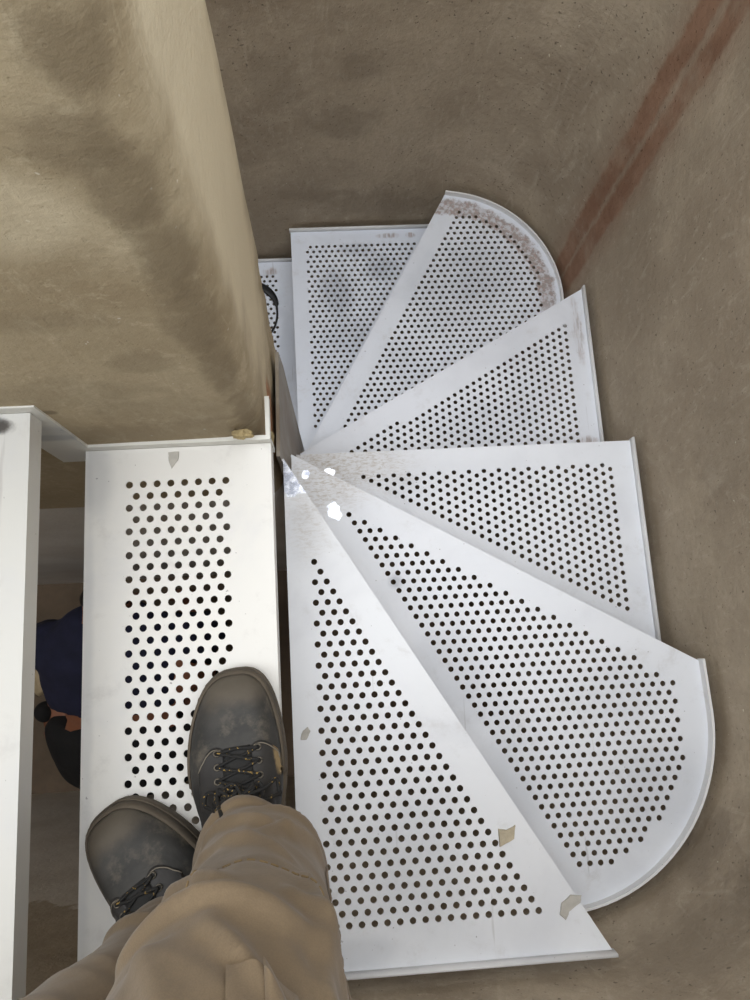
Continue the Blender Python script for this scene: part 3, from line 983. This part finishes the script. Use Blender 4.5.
def boot(side, heel, ang, name='boot'):
    """side +1: the right boot. Local frame: heel at origin, toe towards +y."""
    root = empty(name, heel)
    root.parent = person
    root.location = Vector(heel) - PO
    root.rotation_euler = (0, 0, ang)
    root.scale = (1.05, 1.0, 1.0)
    root['label'] = 'dusty dark leather work boot'
    keys = [  # z, y back, y front, half width, how elliptical
        (0.018, 0.004, 0.302, 0.0560, 0.0), (0.032, 0.000, 0.304, 0.0575, 0.0), (0.044, 0.001, 0.301, 0.0570, 0.0), (0.054, 0.002, 0.294, 0.0550, 0.0),
        (0.062, 0.003, 0.284, 0.0520, 0.0), (0.068, 0.004, 0.272, 0.0490, 0.05), (0.073, 0.004, 0.257, 0.0465, 0.1), (0.078, 0.005, 0.238, 0.0450, 0.2),
        (0.084, 0.006, 0.216, 0.0440, 0.3), (0.091, 0.007, 0.197, 0.0430, 0.5), (0.100, 0.008, 0.180, 0.0425, 0.7), (0.112, 0.008, 0.164, 0.0430, 0.9),
        (0.126, 0.006, 0.154, 0.0445, 1.0), (0.142, 0.004, 0.149, 0.0460, 1.0), (0.155, 0.003, 0.147, 0.0470, 1.0)]

    def outline(z, y0, y1, w, el, n=56, grow=0.0):
        pts = []
        L = y1 - y0
        for k in range(n):
            a = 2 * PI * k / n
            c_, s_ = math.cos(a), math.sin(a)
            # foot plan: broad rounded toe, narrow waist, rounded heel
            u = 0.5 - 0.5 * s_ if False else 0.5 + 0.5 * s_
            e = 2 / 2.6
            px = math.copysign(abs(c_) ** (2 / 2.8), c_)
            py = math.copysign(abs(s_) ** (2 / 2.2), s_)
            yy = y0 + L * (0.5 + 0.5 * py)
            v = (yy - y0) / L
            prof = 0.70 + 0.30 * (1 / (1 + math.exp(-(v - 0.46) * 14))) - 0.03 * math.exp(-((v - 0.36) / 0.12) ** 2)
            foot = px * w * prof + side * -0.010 * math.sin(PI * v) * (1 if v > 0.4 else 0.6)
            ell = c_ * w
            x = foot * (1 - el) + ell * el
            pts.append(Vector((x * (1 + grow / w), yy + grow * s_, z)))
        return pts
    # interpolate keys for a smooth upper
    rings = []
    for i in range(len(keys) - 1):
        for q in range(4):
            p = [keys[min(max(i + d, 0), len(keys) - 1)] for d in (-1, 0, 1, 2)]
            tt = q / 4
            kk = [0.5 * (2 * p[1][j] + (p[2][j] - p[0][j]) * tt + (2 * p[0][j] - 5 * p[1][j] + 4 * p[2][j] - p[3][j]) * tt ** 2 + (3 * p[1][j] - p[0][j] - 3 * p[2][j] + p[3][j]) * tt ** 3) for j in range(5)]
            kk[4] = min(1, max(0, kk[4]))
            rings.append(outline(*kk))
    rings.append(outline(*keys[-1]))
    bm = bmesh.new()
    add_rings(bm, rings)
    bmesh.ops.recalc_face_normals(bm, faces=bm.faces[:])
    bmesh.ops.smooth_vert(bm, verts=[v for v in bm.verts if v.co.z > 0.05 and v.co.z < 0.15], factor=0.5, use_axis_x=True, use_axis_y=True, use_axis_z=True)
    for v in bm.verts:
        if 0.03 < v.co.z < 0.15:
            v.co += v.normal * (0.0012 * noise.noise(v.co * 40 + Vector((side, 0, 0))))
            # creases across the ball of the foot
            v.co.z -= 0.0016 * math.exp(-((v.co.y - 0.205 + 0.2 * v.co.x * side) / 0.005) ** 2) * (1 if v.co.z > 0.06 else 0)
    bm.normal_update()
    bvh = BVHTree.FromBMesh(bm)
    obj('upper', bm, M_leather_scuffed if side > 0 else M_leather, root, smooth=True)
    # sole with welt
    bm = bmesh.new()
    add_rings(bm, [outline(0.0005, 0.002, 0.302, 0.055, 0, grow=0.003), outline(0.006, 0.0, 0.304, 0.0570, 0, grow=0.005), outline(0.020, 0.0, 0.304, 0.0575, 0, grow=0.0055),
                   outline(0.027, 0.0, 0.304, 0.0575, 0, grow=0.005), outline(0.030, 0.001, 0.303, 0.057, 0, grow=0.001), outline(0.030, 0.02, 0.28, 0.04, 0)])
    so_ = obj('sole', bm, M_sole, root, auto=0.8)
    so_['label'] = 'tan dusty rubber sole'
    # rand that wraps the toe
    bm = bmesh.new()
    a_ = outline(0.028, 0.0, 0.304, 0.0575, 0, grow=0.0025); b_ = outline(0.041, 0.001, 0.302, 0.0572, 0, grow=0.0022); c2 = outline(0.045, 0.001, 0.301, 0.057, 0, grow=0.0)
    sel = [k for k in range(56) if a_[k].y > 0.17]
    sel.sort(key=lambda k: (k + 28) % 56 if False else ((k - 42) % 56))
    va = [[bm.verts.new(r[k]) for k in sel] for r in (a_, b_, c2)]
    for r0, r1 in zip(va, va[1:]):
        for i in range(len(sel) - 1): bm.faces.new([r0[i], r0[i + 1], r1[i + 1], r1[i]])
    o = obj('toe_rand', bm, M_sole, root, smooth=True)
    sm = o.modifiers.new('t', 'SOLIDIFY'); sm.thickness = 0.0015; sm.offset = 1

    def down(x, y, off=0.0):
        for _ in range(60):
            hit = bvh.ray_cast(Vector((x, y, 0.4)), Vector((0, 0, -1)))
            if hit[0] and hit[1].z > 0.25: break
            x *= 0.96
        return hit[0] + hit[1] * off if hit[0] else Vector((x, y, 0.1))
    # tongue
    bm = bmesh.new()
    g = []
    for j in range(13):
        y = 0.155 + 0.062 * j / 12
        w = 0.021 - 0.006 * j / 12
        g.append([bm.verts.new(down(-w + 2 * w * i / 8, y, 0.0012 + 0.0015 * math.sin(PI * i / 8))) for i in range(9)])
    for j in range(12):
        for i in range(8): bm.faces.new([g[j][i], g[j][i + 1], g[j + 1][i + 1], g[j + 1][i]])
    o = obj('tongue', bm, M_dark, root, smooth=True)
    sm = o.modifiers.new('t', 'SOLIDIFY'); sm.thickness = 0.002
    # quarters: a raised panel on each side, ending in a curved stitched edge
    for s in (-1, 1):
        bm = bmesh.new()
        g = []
        for j in range(15):
            v = j / 14
            row = []
            for i in range(11):
                u = i / 10
                y = 0.150 + (0.226 - 0.150 - 0.030 * v ** 2 - 0.010 * (1 - v) ** 3) * u
                x = s * (0.0165 + 0.030 * v)
                row.append(bm.verts.new(down(x, y, 0.0018)))
            g.append(row)
        for j in range(14):
            for i in range(10): bm.faces.new([g[j][i], g[j][i + 1], g[j + 1][i + 1], g[j + 1][i]])
        edge = [row[-1].co.copy() + Vector((0, -0.003, 0.0012)) for row in g]
        o = obj('quarter_panel', bm, M_quarter_scuffed if side > 0 and s > 0 else M_quarter, root, smooth=True)
        sm = o.modifiers.new('t', 'SOLIDIFY'); sm.thickness = 0.0022
        bm = bmesh.new()
        add_tube(bm, edge, 0.0007, 6)
        obj('seam', bm, M_seam, o, smooth=True)
        # eyelets
        for q in range(4):
            y = 0.166 + 0.0155 * q
            p = down(s * 0.0225, y, 0.003)
            bm = bmesh.new()
            ring = []
            for i in range(14):
                a = 2 * PI * i / 14
                ring.append(p + Vector((0.0034 * math.cos(a), 0.0034 * math.sin(a), 0)))
            add_tube(bm, ring + [ring[0]], 0.0011, 6)
            obj('eyelet', bm, M_eye, o, smooth=True)
    # laces: rows across and crossings, then a bow
    bm = bmesh.new()
    ys = [0.166 + 0.0155 * q for q in range(4)]
    ln = []
    for q, y in enumerate(ys):
        if q == 3:
            ln.append([(-0.0225, y), (0.0, y + 0.002), (0.0225, y)])
        if q < 3:
            ln.append([(-0.0225, y), (0.0, (y + ys[q + 1]) / 2), (0.0225, ys[q + 1])])
            ln.append([(0.0225, y), (0.0, (y + ys[q + 1]) / 2), (-0.0225, ys[q + 1])])
    for i, l in enumerate(ln):
        pts = []
        for x, y in catmull([(a, b, 0) for a, b in l], 8) and [(p.x, p.y) for p in catmull([(a, b, 0) for a, b in l], 8)]:
            pts.append(down(x, y, 0.0045 + 0.0012 * (i % 2)))
        add_tube(bm, pts, 0.0020, 8)
    # bow: loops and loose ends flopping outwards
    rnd = random.Random(3 + side)
    base = Vector((0.0, 0.160, 0))
    for lp in range(11):
        a0 = rnd.uniform(0, 2 * PI)
        ln_ = rnd.uniform(0.012, 0.036)
        dirx = (-1 if lp % 3 else 1) * rnd.uniform(0.6, 1.5)
        pts = []
        for i in range(15):
            tt = i / 14
            x = dirx * ln_ * math.sin(PI * tt) + 0.005 * math.sin(5 * tt + a0)
            y = base.y + 0.010 * math.sin(2 * PI * tt + a0) + 0.004 * rnd.uniform(-1, 1)
            p = down(max(-0.044, min(0.030, x * (1 if side > 0 else -1))) * (1 if side > 0 else -1), y, 0.006 + 0.004 * math.sin(PI * tt) + 0.0008 * lp)
            pts.append(p)
        add_tube(bm, catmull(pts[::2], 4), 0.0023, 8)
    lace = obj('lace', bm, M_lace, root, smooth=True)
    lace['label'] = 'black lace flecked with yellow'
    return root


boot(1, (-0.115, -0.336, Z(0) + 0.0002), 0.10)
boot(-1, (-0.135, -0.445, Z(0) + 0.0002), 0.61)

# ------------------------------------------------------------------ lower room: the worker crouching under the stair
worker = empty('person', (-0.72, -0.09, FLOOR))
worker.scale = (1.14, 1.0, 1.0)
tag(worker, 'person in navy shirt and black trousers crouching far below behind the tread gap', 'person')
WO = Vector(worker.location)


def skin(name, pts, edges, radii, mat, parent, sub=2, root=0):
    me = bpy.data.meshes.new(name)
    me.from_pydata([tuple(Vector(p)) for p in pts], edges, [])
    o = bpy.data.objects.new('tmp', me); C.objects.link(o)
    md = o.modifiers.new('s', 'SKIN')
    for v, r in zip(me.skin_vertices[0].data, radii):
        v.radius = (r, r) if not isinstance(r, tuple) else r
    me.skin_vertices[0].data[root].use_root = True
    md = o.modifiers.new('d', 'SUBSURF'); md.levels = sub; md.render_levels = sub
    dg = bpy.context.evaluated_depsgraph_get()
    bm = bmesh.new(); ev = o.evaluated_get(dg); bm.from_mesh(ev.to_mesh()); ev.to_mesh_clear()
    bpy.data.objects.remove(o)
    return obj(name, bm, mat, parent, smooth=True)


M_skin = simple('worker_skin', rgb(150, 98, 72), 0.6, 0, 0.1)
M_navy = simple('navy_shirt_cloth', rgb(34, 36, 62), 0.9, 0, 0.3, 20, 0.3)
M_black = simple('black_trouser_cloth', rgb(24, 23, 24), 0.9, 0, 0.3, 20, 0.3)
# local frame: x east, y north (facing), z up from the floor
pelv, belly, chest, neck = (0, -0.17, 0.42), (0, -0.06, 0.50), (0, 0.09, 0.62), (0, 0.20, 0.70)
body_pts = [pelv, belly, chest, neck, (0, 0.23, 0.70), (0, 0.26, 0.67),
            (-0.17, 0.12, 0.62), (-0.20, 0.16, 0.40), (-0.13, 0.25, 0.28), (-0.10, 0.28, 0.22),
            (0.17, 0.12, 0.62), (0.20, 0.16, 0.40), (0.13, 0.25, 0.28), (0.10, 0.28, 0.22),
            (-0.10, -0.15, 0.40), (-0.16, 0.16, 0.46), (-0.13, -0.06, 0.10),
            (0.10, -0.15, 0.40), (0.16, 0.16, 0.46), (0.13, -0.06, 0.10)]
body_edges = [(0, 1), (1, 2), (2, 3), (3, 4), (4, 5), (2, 6), (6, 7), (7, 8), (8, 9), (2, 10), (10, 11), (11, 12), (12, 13),
              (0, 14), (14, 15), (15, 16), (0, 17), (17, 18), (18, 19)]
body_r = [0.125, 0.125, 0.12, 0.055, 0.07, 0.075, 0.05, 0.042, 0.032, 0.022, 0.055, 0.042, 0.032, 0.022, 0.085, 0.06, 0.045, 0.085, 0.06, 0.045]
bodyo = skin('body', body_pts, body_edges, body_r, M_skin, worker)
# hands: five fingers each, resting on the floor in front
for s in (-1, 1):
    palm = Vector((s * 0.10, 0.28, 0.22)); tip = Vector((s * 0.08, 0.30, 0.10))
    pts, edges, rad = [palm, palm + (tip - palm) * 0.5], [(0, 1)], [0.024, 0.030]
    for q, l in enumerate((0.065, 0.078, 0.082, 0.075, 0.06)):
        base = palm + (tip - palm) * (0.35 if q == 0 else 0.62)
        off = Vector((s * (-0.045 + 0.020 * q), 0.0, 0))
        i0 = len(pts)
        pts += [base + off * 0.8, base + off + Vector((0, 0.015, -l * 0.5)), base + off + Vector((0, 0.005, -l))]
        edges += [(1, i0), (i0, i0 + 1), (i0 + 1, i0 + 2)]
        rad += [0.011, 0.009, 0.008]
    skin('hand', pts, edges, rad, M_skin, worker, 1)
for v in bodyo.data.vertices:
    if -0.32 < v.co.y < 0.06 and v.co.z > 0.33 and abs(v.co.x) < 0.165: v.co.x *= 1.52


def spine_loft(bm, spec, n=28):
    """rings across the spine: y, z, half width, half depth"""
    rings = []
    for i, (y, z, hw, hd) in enumerate(spec):
        a, b = spec[max(i - 1, 0)], spec[min(i + 1, len(spec) - 1)]
        d = Vector((0, b[0] - a[0], b[1] - a[1])).normalized()
        u = Vector((1, 0, 0)).cross(d)
        rings.append([Vector((0, y, z)) + Vector((1, 0, 0)) * hw * math.cos(2 * PI * k / n) + u * hd * math.sin(2 * PI * k / n) for k in range(n)])
    add_rings(bm, rings)


def cloth(name, spec, limbs, mat):
    """torso or hips loft grown together with its sleeves or legs into one cloth surface"""
    bm = bmesh.new()
    spine_loft(bm, spec)
    for pts, rad in limbs: add_tube(bm, catmull(pts, 4), [rad[0] + (rad[1] - rad[0]) * i / (4 * (len(pts) - 1)) for i in range(4 * (len(pts) - 1) + 1)], 16)
    bmesh.ops.recalc_face_normals(bm, faces=bm.faces[:])
    me = bpy.data.meshes.new(name); bm.to_mesh(me); bm.free()
    o = bpy.data.objects.new('tmp', me); C.objects.link(o)
    md = o.modifiers.new('r', 'REMESH'); md.mode = 'VOXEL'; md.voxel_size = 0.011
    md = o.modifiers.new('s', 'SMOOTH'); md.factor = 0.5; md.iterations = 5
    dg = bpy.context.evaluated_depsgraph_get()
    bm = bmesh.new(); ev = o.evaluated_get(dg); bm.from_mesh(ev.to_mesh()); ev.to_mesh_clear()
    bpy.data.objects.remove(o)
    bm.normal_update()
    for v in bm.verts:
        v.co += v.normal * 0.006 * noise.noise(v.co * 16)
    return obj(name, bm, mat, worker, smooth=True)


# the shirt has ridden up and bares a band of the lower back
cloth('shirt', [(-0.032, 0.52, 0.208, 0.14), (0.03, 0.56, 0.212, 0.145), (0.11, 0.615, 0.212, 0.135), (0.18, 0.655, 0.16, 0.10), (0.225, 0.69, 0.085, 0.07)],
      [([(s_ * 0.15, 0.12, 0.62), (s_ * 0.215, 0.13, 0.53), (s_ * 0.225, 0.16, 0.42)], (0.085, 0.062)) for s_ in (-1, 1)], M_navy)
cloth('trousers', [(-0.092, 0.462, 0.214, 0.125), (-0.125, 0.447, 0.236, 0.145), (-0.20, 0.400, 0.240, 0.16), (-0.28, 0.34, 0.215, 0.14), (-0.33, 0.30, 0.14, 0.09)],
      [([(s_ * 0.10, -0.20, 0.36), (s_ * 0.14, -0.02, 0.41), (s_ * 0.17, 0.15, 0.46), (s_ * 0.16, 0.06, 0.30), (s_ * 0.14, -0.04, 0.11)], (0.10, 0.062)) for s_ in (-1, 1)], M_black)
M_hair = simple('dark_hair', rgb(30, 24, 20), 0.7, 0, 0.3)
skin('hair', [(0, 0.215, 0.715), (0, 0.255, 0.715), (0, 0.275, 0.685)], [(0, 1), (1, 2)], [0.066, 0.072, 0.06], M_hair, worker)
for s in (-1, 1):
    bm = bmesh.new()
    rings = []
    for z, g_ in ((0.0, 1.0), (0.025, 1.02), (0.05, 0.97), (0.08, 0.75), (0.10, 0.6)):
        f = 0.14 if z < 0.06 else 0.06
        rings.append([(s * 0.14 + 0.046 * g_ * math.cos(2 * PI * k / 20), -0.02 + (f if math.sin(2 * PI * k / 20) > 0 else 0.10) * g_ * math.sin(2 * PI * k / 20), z + 0.001) for k in range(20)])
    add_rings(bm, rings)
    obj('shoe', bm, M_black, worker, auto=0.8)
# pale patch on the sleeve and the black pouch on the hip
bm = bmesh.new()
bmesh.ops.create_icosphere(bm, subdivisions=3, radius=1)
for v in bm.verts:
    v.co = Vector((v.co.x * 0.03 - 0.235, v.co.y * 0.05 + 0.02, v.co.z * 0.03 + 0.480)) + v.co * 0.012 * noise.noise(v.co * 2)
obj('elbow_patch', bm, simple('pale_cloth', rgb(196, 176, 142), 0.9), worker, smooth=True)
bm = bmesh.new()
bmesh.ops.create_uvsphere(bm, u_segments=20, v_segments=12, radius=1)
for v in bm.verts: v.co = Vector((v.co.x * 0.030 - 0.235, v.co.y * 0.034 - 0.085, v.co.z * 0.04 + 0.46))
obj('belt_pouch', bm, M_black, worker, smooth=True)

# ------------------------------------------------------------------ lift everything so that the floor is at z = 0
for o in C.objects:
    if o.parent is None and o.type in {'MESH', 'EMPTY'}:
        o.location.z += UP

# ------------------------------------------------------------------ light
w = bpy.data.worlds.new('world')
bpy.context.scene.world = w
w.use_nodes = True
bg = w.node_tree.nodes['Background']
bg.inputs['Color'].default_value = (0.88, 0.94, 1.0, 1)
bg.inputs['Strength'].default_value = 1.5


def area(name, loc, target, size, power, col):
    d = bpy.data.lights.new(name, 'AREA')
    d.shape = 'RECTANGLE'; d.size, d.size_y = size
    d.energy = power; d.color = col
    o = bpy.data.objects.new(name, d); C.objects.link(o)
    o.location = Vector(loc) + Vector((0, 0, UP))
    o.rotation_euler = (Vector(target) - Vector(loc)).to_track_quat('-Z', 'Y').to_euler()
    return o


# overcast daylight falling straight down the open stairwell, and a weak warm area light from an unseen source to the west
d = bpy.data.lights.new('overcast_daylight', 'SUN')
d.energy = 1.25; d.angle = math.radians(55); d.color = (1.0, 0.99, 0.98)
o = bpy.data.objects.new('overcast_daylight', d); C.objects.link(o)
o.location = (0, 0, UP + 3)
o.rotation_euler = (math.radians(-4), math.radians(-3), 0)
area('warm_west_light', (-1.6, -0.35, 1.9), (-0.1, 0.1, -1.0), (1.2, 1.0), 4, (1.0, 0.93, 0.82))

sc = bpy.context.scene
sc.view_settings.view_transform = 'Standard'
sc.view_settings.look = 'None'
sc.view_settings.exposure = 0.47
sc.view_settings.gamma = 1.0
sc.view_settings.use_curve_mapping = False
